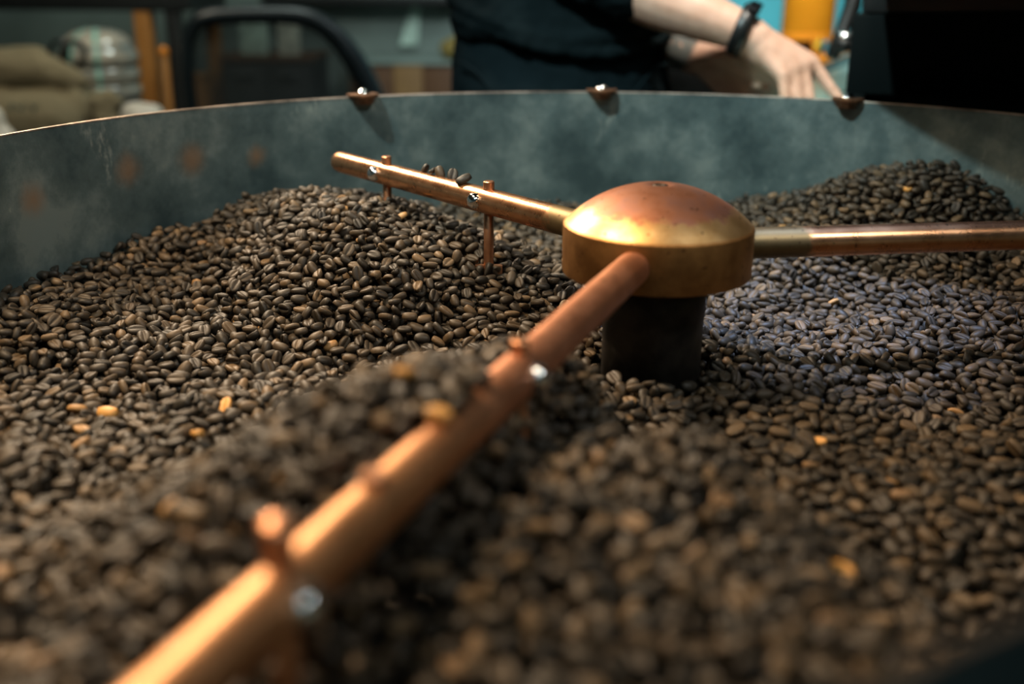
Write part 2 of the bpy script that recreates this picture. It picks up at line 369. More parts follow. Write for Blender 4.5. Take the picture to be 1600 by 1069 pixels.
# rim clips with chrome nuts
for px, py in ((567, 150), (940, 143), (1322, 158)):
    d = FW + RT*((px-800)/F) + UP*((534.5-py)/F); p = CAM + d*((RIMZ-CAM.z)/d.z); a = math.atan2(p.y, p.x)
    u = Vector((math.cos(a), math.sin(a), 0)); w = Vector((-u.y, u.x, 0)); c = u*.51+Vector((0, 0, RIMZ))
    poly = []; 
    for k in range(13):
        q = PI*k/12; poly.append(c - u*(.0135*math.sin(q)) + w*(.0165*math.cos(q)))
    poly += [c+u*.007-w*.0165, c+u*.007+w*.0165]
    me = prism_me('rim_clip', [(p_.x, p_.y) for p_ in poly], RIMZ+.0002, RIMZ+.0026, .0006)
    bm = bmesh.new(); bm.from_mesh(me)
    bmesh.ops.create_cone(bm, cap_ends=True, segments=20, radius1=.0095, radius2=.0135, depth=.008, matrix=Matrix.Translation(c-u*.002+Vector((0, 0, -.0037))))
    bm.to_mesh(me); bm.free()
    o = link('rim_clip', me, M['clip'], tray); sharp(me, 35)
    me = lathe_me('nut', [(0, .0056), (.0022, .0053), (.0040, .0042), (.0050, .0028), (.0062, .0026), (.0068, .001), (.0068, 0), (0, 0)], 6*4, c-u*.001+Vector((0, 0, .0026)))
    n_ = link('nut', me, M['chrome'], o); n_['label'] = 'chrome domed nut'

# ------------------------------------------------------------------ agitator
TH0 = 2.25138; ARMZ = -.0142
agit = empty('agitator', (0, 0, PANZ), 'copper stirring arms around a domed copper hub on a dark shaft', 'agitator')
Rs = .0848; prof = [(.0055, .0262)]
for i in range(1, 20):
    r = .0055+(.0612-.0055)*i/19; prof.append((r, .0275-Rs+math.sqrt(Rs*Rs-r*r)))
prof += [(.0622, .0006), (.0625, -.0006), (.0625, -.0295), (.0620, -.0310), (.0606, -.0315), (.036, -.0315), (.0, -.0315)]
prof = [(0, .0215), (.0053, .0215)]+prof
me = lathe_me('hub', prof, 96); o = link('hub', me, M['hub'], agit, loc=Vector((0, 0, 0))); sharp(me, 30)
hub = o
me = lathe_me('socket_screw', [(0, .0258), (.0022, .0258), (.0024, .0266), (.0049, .0266), (.0051, .026), (.0051, .0216), (0, .0216)], 24)
link('socket_screw', me, M['socket'], hub)
link('shaft', lathe_me('shaft', [(0, -.0316), (.0345, -.0316), (.0345, -.06), (.0338, -.061), (.0338, PANZ), (0, PANZ)], 64), M['shaft'], agit)
ARMS = []
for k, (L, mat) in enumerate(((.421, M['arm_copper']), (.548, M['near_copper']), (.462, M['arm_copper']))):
    a = TH0 + (0, 1, -1)[k]*2*PI/3; u = Vector((math.cos(a), math.sin(a), 0)); w = Vector((-u.y, u.x, 0)); ARMS.append((u, w, L))
    pts, rad = [], []; r0, r1 = .0107, .0097
    for i in range(30):
        s = .05+(L-.05-r1)*i/29; pts.append(u*s+Vector((0, 0, ARMZ))); rad.append(r0+(r1-r0)*(s/L))
    for i in range(1, 7):
        q = PI/2*i/6; pts.append(u*(L-r1+r1*math.sin(q))+Vector((0, 0, ARMZ))); rad.append(max(1e-4, r1*math.cos(q)))
    me = tube_me('arm', pts, rad, 40)
    at_ = me.attributes.new('along', 'FLOAT', 'POINT'); at_.data.foreach_set('value', [float(Vector(q.co).dot(u)) for q in me.vertices])
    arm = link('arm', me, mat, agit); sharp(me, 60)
    pegs = ((.182, 1), (.331, 1)) if k == 0 else ((.256, 1), (.392, 0), (.447, 2)) if k == 1 else ((.30, 1), (.42, 1))
    for s, kind in pegs:
        c = u*s+Vector((0, 0, ARMZ)); top = ARMZ+.0098+(.0062, .0064, .0098)[kind] if kind else ARMZ+.0135
        me = cyl_me('peg', c+Vector((0, 0, .006)), Vector((c.x, c.y, top)), .0044 if kind < 2 else .0046, 24, .0007)
        if kind == 2:
            b2 = bmesh.new(); b2.from_mesh(me); bmesh.ops.create_uvsphere(b2, u_segments=20, v_segments=12, radius=.0062, matrix=Matrix.Translation(Vector((c.x, c.y, top+.0015))) @ Matrix.Diagonal((1, 1, .62, 1))); b2.to_mesh(me); b2.free()
        pg = link('peg', me, M['copper'], arm); sharp(me, 40)
        if kind == 0: continue
        link('rod', cyl_me('rod', Vector((c.x, c.y, -.105)), c+Vector((0, 0, -.006)), .0040, 18), M['copper'], arm)
        me = box_me('paddle', (-.011, -.0016, -.020), (.011, .0016, 0), .0004)
        zt = -.0655 if (k == 0 and s < .2) else -.075
        me.transform(Matrix.Translation(Vector((c.x, c.y, zt))) @ Matrix.Rotation(a+R(50), 4, 'Z'))
        link('paddle', me, M['copper'], arm, smooth=False)
        sb = s+(.0055 if k == 0 else .004); b0 = u*sb+Vector((0, 0, ARMZ+.001))
        me = lathe_me('set_bolt', [(0, .0046), (.0018, .0045), (.0034, .0041), (.0048, .0033), (.0057, .0022), (.0061, .0008), (.0061, -.003), (0, -.003)], 24)
        me.transform(Matrix.Translation(b0+w*.0108) @ (w+Vector((0, 0, .12))).to_track_quat('Z', 'Y').to_matrix().to_4x4())
        b = link('set_bolt', me, M['chrome'], arm); sharp(me, 35); b['label'] = 'chrome set bolt'

# ------------------------------------------------------------------ bean bed: target surface
G = .0015; HALF = .60; NG = int(2*HALF/G)
gx = (np.arange(NG)+.5)*G-HALF; X, Y = np.meshgrid(gx, gx, indexing='ij')
RHO = np.hypot(X, Y); PH = np.degrees(np.arctan2(Y, X)); RIM = rim_r(PH)
def sm(a, b, x):
    q = np.clip((x-a)/(b-a), 0, 1); return q*q*(3-2*q)
def arm_so(k):
    u, w, L = ARMS[k]; return X*u.x+Y*u.y, X*w.x+Y*w.y
H = np.full_like(X, -.100)
H -= .012*sm(.02, .2, X)*sm(.35, .1, Y)
# shallow bank against the far and left wall
H += .012*sm(.40, .51, RHO)*sm(-.1, .2, Y)*sm(.08, -.02, X)
H += .015*sm(.25, .51, RHO)*np.exp(-((PH-150)/30)**2)
# heap dragged along the left arm
s, o = arm_so(0)
ridge = np.interp(s, [-.1, .02, .10, .18, .25, .33, .40, .47, .56], [-.12, -.105, -.086, -.062, -.044, -.031, -.040, -.056, -.070])
prof_ = np.where(o > 0, 1-sm(.03, .23, o), 1-sm(.0, .15, -o))
H = np.maximum(H, -.105+(ridge+.105)*prof_)
# heap against the far right wall
xr_, yr_ = (X-.325)*.766-(Y-.385)*.643, (X-.325)*.643+(Y-.385)*.766
d2 = (xr_/.15)**2+(yr_/.13)**2
H = np.maximum(H, H+.083*np.exp(-d2))
# ridge pushed ahead of the near arm, and the heap in front of the camera
s, o = arm_so(1)
top = np.interp(s, [.06, .13, .18, .255, .32, .37, .44, .55], [-.12, -.055, -.027, -.021, -.001, -.010, -.036, -.045])
lat = np.interp(-o, [-.08, -.03, -.010, .0, .03, .05, .075, .10, .13, .17, .22], [-.095, -.055, -.025, .0, .0, -.006, -.014, -.026, -.045, -.07, -.10])
H = np.maximum(H, top+lat)
heap = -.036-.02*sm(.30, .52, -Y)-.7*np.maximum(0, X-(.0+.16*np.clip(-.25-Y, 0, .3))+.01)-.75*np.maximum(0, Y+.262)-1.1*np.maximum(0, .038-o)
H = np.maximum(H, np.where(Y < -.12, heap, -.2))
H = np.maximum(H, np.where(o < .02, -.104+.034*sm(-.05, -.36, Y), -.2))
# gentle unevenness
for fx, fy, ph, am in ((23, 9, .3, .0035), (-11, 27, 1.7, .0035), (41, 35, 4, .002), (-52, 31, 2, .002)):
    H = H+am*np.sin(fx*X+fy*Y+ph)
for cx_, cy_, rr_, dd_ in ((-.21, .016, .045, .016), (-.300, .11, .045, .012), (-.15, .06, .05, .008)):
    H = H-dd_*np.exp(-((X-cx_)**2+(Y-cy_)**2)/rr_**2)
H = np.clip(H, -.135, .02)
INSIDE = (RHO < RIM-.006) & (RHO > .039)
# ------------------------------------------------------------------ bean bed: deposit beans one by one on a height map
H0 = H.copy()
for ax in (0, 1):
    q = H0.copy()
    for k in range(-9, 10): q = np.minimum(q, np.roll(H0, k, ax))
    H0 = q
Z = np.where(INSIDE, np.maximum(H0-.021, PANZ), .5)
HI = np.zeros_like(X, bool); TUBE = np.full_like(X, -1.); H1 = H.copy()
for k in range(3):
    u, w, L = ARMS[k]; s, o = arm_so(k); t_ = (np.abs(o) < .0112) & (s > .05) & (s < L+.002)
    hi = t_ & (H > ARMZ-.012); HI |= hi
    TUBE = np.where(hi, ARMZ+np.sqrt(np.maximum(0, .0107**2-np.minimum(o, .0107)**2)), TUBE)
    H1 = np.where((np.abs(o) < .0125) & (s > .05) & (s < L+.003), np.minimum(H1, ARMZ-.0145), H1)
o1 = arm_so(1)[1]; H2 = np.where(HI, np.where(o1 < .0005, H, ARMZ), H1)
PW = 6; ox, oy = np.meshgrid(np.arange(-PW, PW+1), np.arange(-PW, PW+1), indexing='ij'); ox = ox.ravel(); oy = oy.ravel()
A_, B_, C_ = .0060, .0043, .0030
def rand_rots(n):
    yaw = rng.uniform(0, 2*PI, n); tilt = np.abs(rng.normal(0, .62, n)); az = rng.uniform(0, 2*PI, n)
    wild = rng.random(n) < .24; tilt = np.where(wild, rng.uniform(0, PI/2, n), tilt)
    tilt = np.where(rng.random(n) < .5, PI-tilt, tilt)
    cz, sz = np.cos(yaw), np.sin(yaw); Rz = np.zeros((n, 3, 3)); Rz[:, 0, 0] = cz; Rz[:, 0, 1] = -sz; Rz[:, 1, 0] = sz; Rz[:, 1, 1] = cz; Rz[:, 2, 2] = 1
    ax = np.stack([np.cos(az), np.sin(az), 0*az], 1); ct, st_ = np.cos(tilt), np.sin(tilt)
    K = np.zeros((n, 3, 3)); K[:, 0, 1] = -ax[:, 2]; K[:, 0, 2] = ax[:, 1]; K[:, 1, 0] = ax[:, 2]; K[:, 1, 2] = -ax[:, 0]; K[:, 2, 0] = -ax[:, 1]; K[:, 2, 1] = ax[:, 0]
    Rt = np.eye(3)[None]+st_[:, None, None]*K+(1-ct)[:, None, None]*(K@K)
    return Rt@Rz
NR = 4000; ROTS = rand_rots(NR); SC = rng.normal(1, .085, NR).clip(.8, 1.2)
D = np.stack([1/A_**2, 1/B_**2, 1/C_**2])
Q = np.einsum('nij,j,nkj->nik', ROTS, D, ROTS)/(SC**2)[:, None, None]
dx, dy = ox*G, oy*G
a33 = Q[:, 2, 2][:, None]; b_ = Q[:, 0, 2][:, None]*dx+Q[:, 1, 2][:, None]*dy
cc = Q[:, 0, 0][:, None]*dx*dx+2*Q[:, 0, 1][:, None]*dx*dy+Q[:, 1, 1][:, None]*dy*dy-1
disc = b_*b_-a33*cc; OK = disc > 0; sq = np.sqrt(np.maximum(disc, 0))
LOW = np.where(OK, (-b_-sq)/a33, 1e3).astype(np.float32); HIGH = np.where(OK, (-b_+sq)/a33, -1e3).astype(np.float32)
Zf = Z.ravel().copy(); Hf = H1.ravel(); off = ox*NG+oy
pos, rid = [], []
KC = 5
for ps in range(6):
    if ps == 4:
        Z1 = Zf.copy(); Zf = np.maximum(Zf, TUBE.ravel()); Hf = H2.ravel()
    sp = .0092 if ps < 4 else .0075
    ii = np.arange(-.585, .585, sp); gx_, gy_ = np.meshgrid(ii, ii); gx_ = gx_.ravel()+rng.uniform(-.5, .5, gx_.size)*sp; gy_ = gy_.ravel()+rng.uniform(-.5, .5, gy_.size)*sp
    keep = (np.hypot(gx_, gy_) < rim_r(np.degrees(np.arctan2(gy_, gx_)))-.007) & (np.hypot(gx_, gy_) > .042); gx_, gy_ = gx_[keep], gy_[keep]
    order = rng.permutation(len(gx_))
    cand = rng.integers(0, NR, (len(gx_), KC)); jx = rng.integers(-3, 4, (len(gx_), KC)); jy = rng.integers(-3, 4, (len(gx_), KC))
    i0 = ((gx_+HALF)/G).astype(int); j0 = ((gy_+HALF)/G).astype(int)
    for q in order:
        r_ = cand[q]; base_ = (i0[q]+jx[q])*NG+(j0[q]+jy[q])
        idx = base_[:, None]+off[None, :]
        zz_ = (Zf[idx]-LOW[r_]); zc = zz_.max(1)
        room = Hf[base_]-zc
        b = int(np.argmax(room))
        if room[b] < -.0015: continue
        np.maximum.at(Zf, idx[b], zc[b]+HIGH[r_[b]])
        pos.append((gx[(base_[b]//NG)], gx[base_[b] % NG], zc[b])); rid.append(r_[b])
pos = np.array(pos); rid = np.array(rid); Zg = Zf.reshape(NG, NG)
# beans riding on the arms, and the one standing on the left arm
extra = []
def on_arm(k, s, o, flat=True):
    u, w, L = ARMS[k]; z = ARMZ+math.sqrt(max(0, .0104**2-o*o))+.0026; return (u.x*s+w.x*o, u.y*s+w.y*o, z)
for k, s, o in ((0, .214, .001), (0, .252, -.003), (0, .262, -.002), (0, .275, -.003), (0, .236, -.004), (1, .318, -.003), (1, .327, .001), (1, .336, -.004), (1, .309, -.0045)):
    extra.append((on_arm(k, s, o), int(rng.integers(0, NR))))
pos = np.concatenate([pos, np.array([e[0] for e in extra])]); rid = np.concatenate([rid, np.array([e[1] for e in extra])])
# drop the buried ones
gi = ((pos[:, 0]+HALF)/G).astype(int); gj = ((pos[:, 1]+HALF)/G).astype(int)
tops = pos[:, 2]+HIGH[rid][:, len(off)//2]
depth = Zg[gi, gj]-tops
ZM = np.where(HI, np.minimum(Zg, Z1.reshape(NG, NG)), Zg); ZM = np.where(ZM > .3, 1., ZM)
for ax in (0, 1):
    q = ZM.copy()
    for k in range(-7, 8): q = np.minimum(q, np.roll(ZM, k, ax))
    ZM = q
dmin = ZM[gi, gj]-tops
keep = (depth < .0075) | (dmin < -.001); pos, rid, depth = pos[keep], rid[keep], depth[keep]
n_b = len(pos); print('BEANS', n_b)
px_, py_, pf = project(pos)
TB = np.full_like(X, -1.)
for k in range(3):
    u, w, L = ARMS[k]; s, o = arm_so(k); TB = np.where((np.abs(o) < .0105) & (s < L), ARMZ+.0105, TB)
TB = np.where(RHO < .064, .02, TB)
ZV = np.maximum(np.where(INSIDE, Zg, -1), TB); clear = np.ones(n_b, bool); CA = np.array(CAM)
for t_ in np.arange(.010, .62, .003):
    d = CA-pos; d = d/np.linalg.norm(d, axis=1)[:, None]; q = pos+np.array([0, 0, .002])+d*t_
    a_i = ((q[:, 0]+HALF)/G).astype(int); b_i = ((q[:, 1]+HALF)/G).astype(int)
    ok = (a_i >= 0) & (a_i < NG) & (b_i >= 0) & (b_i < NG); zz_ = np.where(ok, ZV[a_i.clip(0, NG-1), b_i.clip(0, NG-1)], -1)
    clear &= (zz_ < q[:, 2]+.0005)
inview = clear & (px_ > 4) & (px_ < 1596) & (py_ > 4) & (py_ < 1066)

def bean_geo(ns, nd, groove=.30):
    """half ellipsoid with a crease along its flat face; nd points over the back, 3 or more across the flat face"""
    v, cr, rings = [], [], []
    for i in range(1, ns):
        tt = PI*i/ns; x = -A_*math.cos(tt); k = math.sin(tt)**.82; ring = []
        for j in range(nd+1):
            q = PI*j/nd; ring.append((x, B_*k*math.cos(q), (-.55+1.55*math.sin(q))*C_*(.35+.65*k)*1.05 if True else 0, 0))
        fl = (-.55, -.22, -.07, .0, .07, .22, .55) if nd > 7 else (-.45, -.13, 0, .13, .45)
        for g_ in fl:
            yy = B_*k*g_*1.5 if abs(g_) > .3 else B_*k*g_*1.3
            z = -C_*(.35+.65*k)*(.85-.20*abs(g_)) ; wob = .10*B_*math.sin(x/A_*3.0)
            dep = max(0, 1-abs(g_)/.16)
            ring.append((x, yy+wob*dep, z+dep*groove*C_*2*k, dep))
        rings.append(ring)
    nr = len(rings[0])
    for ring in rings:
        for a in ring: v.append(a[:3]); cr.append(a[3])
    v.append((-A_*1.0, 0, -.2*C_)); cr.append(0); v.append((A_*1.0, 0, -.2*C_)); cr.append(0)
    f = []
    for i in range(len(rings)-1):
        for j in range(nr): f.append((i*nr+j, (i+1)*nr+j, (i+1)*nr+(j+1) % nr, i*nr+(j+1) % nr))
    a, b = len(v)-2, len(v)-1; l0 = (len(rings)-1)*nr
    tri = [(a, j, (j+1) % nr) for j in range(nr)]+[(b, l0+(j+1) % nr, l0+j) for j in range(nr)]
    return np.array(v), np.array(cr), f, tri
BV, BC, BF, BT = bean_geo(7, 4)
# individual beans: the 300 that show largest
vis = inview & (depth < .0025) & (py_ > 60)
score = np.where(vis, SC[rid]/pf, 0); solo = np.zeros(n_b, bool); solo[np.argsort(-score)[:292]] = True
PALE = [((1310, 900), 'bright orange bean in the blurred beans in front of the camera'), ((680, 640), 'pale yellow bean beside the tube of the near arm'),
        ((358, 632), 'small yellow bean among sharp dark beans in front of the left steel wall'), ((300, 686), 'light orange bean on the dark beans at the edge of focus'),
        ((168, 650), 'stubby light brown bean with an orange side on the pile under the left wall'), ((1424, 295), 'small orange bean on the heap under the black machine'),
        ((600, 490), 'tan bean on the blurred ridge piled left of the near arm'), ((1352, 560), 'orange brown bean on the dark pile right of the shaft')]
special = {}
for (qx, qy), lab in PALE:
    d_ = np.where(inview & (depth < .0025) & ~solo, np.hypot(px_-qx, py_-qy), 1e9); i = int(np.argmin(d_)); special[i] = lab; solo[i] = True
tone_all = np.clip(rng.beta(2.0, 2.6, n_b), 0, .965); tone_all = np.where(rng.random(n_b) < .006, rng.uniform(.965, 1, n_b), tone_all)
LV, LC, LF, LT = bean_geo(4, 3)
co_, lq_, lt_, tn_, cr_, base_v = [], [], [], [], [], 0
for sel, (gv, gc, gf, gt) in ((~solo & (depth < .0028), (BV, BC, BF, BT)), (~solo & (depth >= .0028), (LV, LC, LF, LT))):
    ix = np.where(sel)[0]; nv = len(gv); k_n = len(ix); of = (base_v+np.arange(k_n)*nv)[:, None, None]
    co_.append((np.einsum('nij,vj->nvi', ROTS[rid[ix]]*SC[rid[ix]][:, None, None], gv)+pos[ix][:, None, :]).reshape(-1, 3))
    lq_.append((np.array(gf)[None]+of).reshape(-1)); lt_.append((np.array(gt)[None]+of).reshape(-1))
    tn_.append(np.repeat(tone_all[ix], nv)); cr_.append(np.tile(gc, k_n)); base_v += k_n*nv
me = bpy.data.meshes.new('coffee_bean_bed'); lq, lt = np.concatenate(lq_), np.concatenate(lt_)
me.vertices.add(base_v); me.vertices.foreach_set('co', np.concatenate(co_).astype(np.float32).ravel())
me.loops.add(len(lq)+len(lt)); me.loops.foreach_set('vertex_index', np.concatenate([lq, lt]).astype(np.int32))
nq, ntr = len(lq)//4, len(lt)//3; me.polygons.add(nq+ntr)
me.polygons.foreach_set('loop_start', np.concatenate([np.arange(nq)*4, nq*4+np.arange(ntr)*3]).astype(np.int32))
me.update(calc_edges=True)
for nm, val in (('tone', np.concatenate(tn_)), ('solo', np.zeros(base_v)), ('crease', np.concatenate(cr_))):
    me.attributes.new(nm, 'FLOAT', 'POINT').data.foreach_set('value', val.astype(np.float32))
print('BED TRIS', nq*2+ntr)
bed = link('coffee_beans', me, M['bean'], None, loc=Vector((0, 0, 0)))
tag(bed, 'deep bed of dark roasted coffee beans filling the cooling tray', 'coffee beans', None, 'stuff')
FV, FC, FF, FT = bean_geo(14, 10)
def solo_mesh(name, mat):
    me = pyd(name, FV, [tuple(q) for q in FF]+[tuple(q) for q in FT])
    for nm, val in (('crease', FC), ('solo', np.ones(len(FV))), ('tone', np.zeros(len(FV)))):
        me.attributes.new(nm, 'FLOAT', 'POINT').data.foreach_set('value', np.asarray(val, np.float32))
    me.polygons.foreach_set('use_smooth', [True]*len(me.polygons)); me.materials.append(mat); return me
bm_dark, bm_pale = solo_mesh('coffee_bean', M['bean']), solo_mesh('pale_coffee_bean', M['pale'])
for i in np.where(solo)[0]:
    sp_ = special.get(int(i)); o = bpy.data.objects.new('coffee_bean', bm_pale if sp_ else bm_dark); COL.objects.link(o)
    mt = Matrix([list(r) for r in ROTS[rid[i]]]).to_4x4() @ Matrix.Scale(float(SC[rid[i]]), 4); mt.translation = pos[i]; o.matrix_world = mt
    if sp_: tag(o, sp_, 'coffee bean')
    else:
        u, w, L = ARMS[1]; oo = pos[i][0]*w.x+pos[i][1]*w.y; zt_ = pos[i][2]
        if abs(oo) < .011 and zt_ > ARMZ: tag(o, 'dark coffee bean riding on top of the near copper arm tube', 'coffee bean', 'beans lying on the near arm')
        elif oo < 0: tag(o, 'dark roasted coffee bean on the blurred pile left of the near copper arm', 'coffee bean', 'loose beans left of the near arm')
        else: tag(o, 'dark roasted coffee bean on the blurred heap right of the near copper arm', 'coffee bean', 'loose beans right of the near arm')
#@@REST
# ------------------------------------------------------------------ roasting machine beside the tray
A2, B2 = at(1320, 150, .59), at(1600, 152, .523)
A2, B2 = Vector((A2.x, A2.y, 0)), Vector((B2.x, B2.y, 0))
fd = (B2-A2).normalized(); nb_ = Vector((-fd.y, fd.x, 0))
def hp(a, b): p = A2+fd*a+nb_*b; return (p.x, p.y)
mach = empty('roasting_machine', (A2.x+.3, A2.y+.3, FZ), 'big black powder-coated roasting machine standing behind the cooling tray rim', 'machine')
WD, DP = .75, .62
bl = lambda pts, z: [(x, y, z) for x, y in pts]
pl = [hp(0, 0), hp(WD, 0), hp(WD, DP), hp(0, DP)]
zb = .027; k_ = .036
v = bl(pl, zb)+[(pl[0][0], pl[0][1], .1155), (pl[1][0], pl[1][1], .1155+k_*WD), (pl[2][0], pl[2][1], .1155+k_*WD), (pl[3][0], pl[3][1], .1155)]
me = pyd('housing', v, [(0, 1, 2, 3), (7, 6, 5, 4), (0, 4, 5, 1), (1, 5, 6, 2), (2, 6, 7, 3), (3, 7, 4, 0)])
bm = bmesh.new(); bm.from_mesh(me); bmesh.ops.recalc_face_normals(bm, faces=bm.faces[:]); bmesh.ops.bevel(bm, geom=bm.edges[:], offset=.0025, segments=2, profile=.6, affect='EDGES'); bm.to_mesh(me); bm.free()
o = link('housing', me, M['powder'], mach); sharp(me, 35)
o = link('side_plate', prism_me('side_plate', [hp(0, .0), hp(.022, .0), hp(.022, DP-.01), hp(0, DP-.01)], FZ+.02, zb, .001), M['powder'], mach); sharp(o.data, 35)
o = link('lower_body', prism_me('lower_body', [hp(.023, .06), hp(WD, .06), hp(WD, DP), hp(.023, DP)], FZ, zb-.0005, .003), M['black'], mach); sharp(o.data, 35)
o = link('upper_body', prism_me('upper_body', [hp(.012, .014), hp(WD, .014), hp(WD, DP-.05), hp(.012, DP-.05)], .152, .85, .006), M['black'], mach); sharp(o.data, 35)
o = link('ledge', prism_me('ledge', [hp(.008, .010), hp(WD, .010), hp(WD, DP-.02), hp(.008, DP-.02)], .118, .152, .002), M['black'], mach); sharp(o.data, 35)
o = link('shadow_hood', prism_me('shadow_hood', [(.124, .377), (.224, .162), (.62, .162), hp(.45, .02), hp(.02, .02)], .2, .42, .004), M['black'], mach); sharp(o.data, 35)  # unseen overhang added to throw the slanting shadow edge on the tray wall
lv = link('lever', tube_me('lever', [at(1344, -60, .96), at(1332, 10, .95), at(1315, 55, .94), at(1300, 90, .93)], [.013, .0125, .011, .009], 14), M['black'], mach)
kc = at(1319, 66, .90)
link('lever_boss', lathe_me('lever_boss', [(0, -.014), (.010, -.013), (.0125, -.004), (.0125, .004), (0, .005)], 20, kc), M['black'], lv)
me = bpy.data.meshes.new('lever_knob'); bm = bmesh.new(); bmesh.ops.create_uvsphere(bm, u_segments=24, v_segments=14, radius=.0125, matrix=Matrix.Translation(kc+Vector((.002, 0, .007))) @ Matrix.Diagonal((1.15, 1, .8, 1))); bm.to_mesh(me); bm.free()
o = link('lever_knob', me, M['chrome'], lv); o['label'] = 'chrome knob'

# ------------------------------------------------------------------ narrow side table, counter, amber hopper
TZ = -.012
tb = empty('side_table', (.45, 1.2, FZ), 'narrow pale teal side table along the flank of the black machine', 'table')
q0, q1 = Vector((.185, .69)), Vector((.185+.27*1.95, .69+.59*1.95)); dl_ = (q1-q0).normalized(); nl = Vector((dl_.y, -dl_.x))
def tp(a, b): p = q0+dl_*a+nl*b; return (p.x, p.y)
Lt = (q1-q0).length
o = link('table_top', prism_me('table_top', [tp(0, 0), tp(Lt, 0), tp(Lt, .10), tp(0, .115)], TZ-.025, TZ, .002), M['pale_top'], tb); sharp(o.data, 35)
o = link('edge_strip', prism_me('edge_strip', [tp(0, -.022), tp(Lt, -.022), tp(Lt, -.0004), tp(0, -.0004)], TZ-.026, TZ+.006, .002), M['dark_teal'], tb); sharp(o.data, 35)
o = link('wood_piping', prism_me('wood_piping', [tp(0, -.028), tp(Lt, -.028), tp(Lt, -.0224), tp(0, -.0224)], TZ-.02, TZ+.008, .001), M['oak'], tb); sharp(o.data, 35)
for a, b, z0 in ((.03, .02, FZ), (.03, .09, FZ), (Lt-.05, .02, -.0615), (Lt-.05, .08, -.0615)):
    p = Vector(tp(a, b)); link('leg', cyl_me('leg', (p.x, p.y, z0), (p.x, p.y, TZ-.025), .014, 12), M['dark_teal'], tb)
cz = -.062
ct = empty('work_counter', (.9, 2.2, FZ), 'dark teal work counter under the amber hopper before the turquoise wall', 'counter')
o = boxo('counter_top', (-.02, 1.34, cz-.03), (1.5, 3.15, cz), M['dark_teal'], ct)
o = boxo('cabinet', (.0, 1.36, FZ), (1.46, 3.1, cz-.03), M['card'], ct)
x0_, x1_ = at(1015, 97, 1.40).x, at(1206, 97, 1.40).x; zt_ = at(1100, 98, 1.40).z
tbx = empty('tool_case', ((x0_+x1_)/2, 1.5, cz), 'black flat-topped case on the dark counter beside the person', 'case')
boxo('case_body', (x0_, 1.40, cz), (x1_, 1.62, zt_-.012), M['black'], tbx); boxo('lid', (x0_-.002, 1.398, zt_-.0115), (x1_+.002, 1.622, zt_), M['card'], tbx, .002)
ax_ = at(1256, 100, 2.0); HX, HY = ax_.x, 2.0; ra = .0625
hp_ = empty('amber_hopper', (HX, HY, cz), 'clear amber plastic hopper with orange base on the dark counter', 'hopper')
zt_ = at(1256, 55, 1.94).z; zm = at(1256, 88, 1.94).z
o = link('cylinder', lathe_me('cylinder', [(ra, zt_), (ra, .34), (ra-.003, .34), (ra-.003, zt_), (ra, zt_)], 48, (HX, HY, 0)), M['amber'], hp_); sharp(o.data, 35)
o = link('collar', lathe_me('collar', [(0, zt_-.012), (ra+.001, zt_-.012), (ra+.001, zt_+.004), (ra-.004, zt_+.004), (.02, zt_+.012), (0, zt_+.013)], 48, (HX, HY, 0)), M['orange'], hp_); sharp(o.data, 35)
o = link('lid', lathe_me('lid', [(0, .34), (ra+.003, .34), (ra+.003, .358), (ra-.01, .366), (0, .367)], 48, (HX, HY, 0)), M['orange'], hp_); sharp(o.data, 35)
o = link('base_ring', lathe_me('base_ring', [(0, cz), (ra, cz), (ra+.001, cz+.006), (ra+.001, zm), (ra-.006, zm+.003), (0, zm+.003)], 48, (HX, HY, 0)), M['orange'], hp_); sharp(o.data, 35)
link('inner_core', lathe_me('inner_core', [(0, zm), (.030, zm), (.030, zt_-.01), (0, zt_-.01)], 24, (HX, HY, 0)), M['bean_dark'], hp_)
for k in range(6):
    a = -PI/2+R(8)+k*PI/3
    link('strut', box_me('strut', (-.007, -.004, zm), (.007, .004, zt_-.010), .001, 1, Matrix.Translation((HX, HY, 0)) @ Matrix.Rotation(a+PI/2, 4, 'Z') @ Matrix.Translation((0, -ra+.005, 0))), M['orange'], hp_)
gl = at(1276, 68, 1.95); o = boxo('bright_opening', (gl.x-.006, gl.y-.012, gl.z-.014), (gl.x+.006, gl.y-.002, gl.z+.015), M['yellow_gloss'], hp_, .003)  # brightness of an opening in the base put into a solid yellow block

# ------------------------------------------------------------------ person
xc = at(877, 80, .97).x; YC = .985
per = empty('person', (xc, YC, FZ), 'person in black top and dark jeans with a fitness band, hands on the side table', 'person')
b = Body()
hipL, hipR = Vector((xc-.085, YC, -.06)), Vector((xc+.085, YC, -.06))
b.loft([((xc, YC, -.10), .145, .095, 0), ((xc, YC, .02), .150, .100, 0), ((xc, YC, .14), .128, .085, 0), ((xc, YC, .30), .145, .095, R(10)), ((xc, YC, .42), .150, .09, R(14)), ((xc, YC, .49), .09, .06, R(14))])
for h, s_x in ((hipL, -1), (hipR, 1)):
    b.chain([h, Vector((xc+s_x*.095, YC-.01, -.44)), Vector((xc+s_x*.10, YC+.01, -.80))], [.080, .052, .038]); b.chain([Vector((xc+s_x*.10, YC+.015, -.85)), Vector((xc+s_x*.115, YC-.11, -.868))], [.034, .028])
b.chain([Vector((xc, YC, .48)), Vector((xc+.01, YC-.02, .58))], [.055, .05])
b.add(capsule(Vector((xc+.02, YC-.03, .66)), .078, Vector((xc+.02, YC-.025, .70)), .088)); b.add(capsule(Vector((xc+.03, YC-.06, .61)), .05, Vector((xc+.03, YC-.07, .64)), .055))
b.add(capsule(Vector((xc+.045, YC-.135, .655)), .010, Vector((xc+.047, YC-.125, .685)), .008))
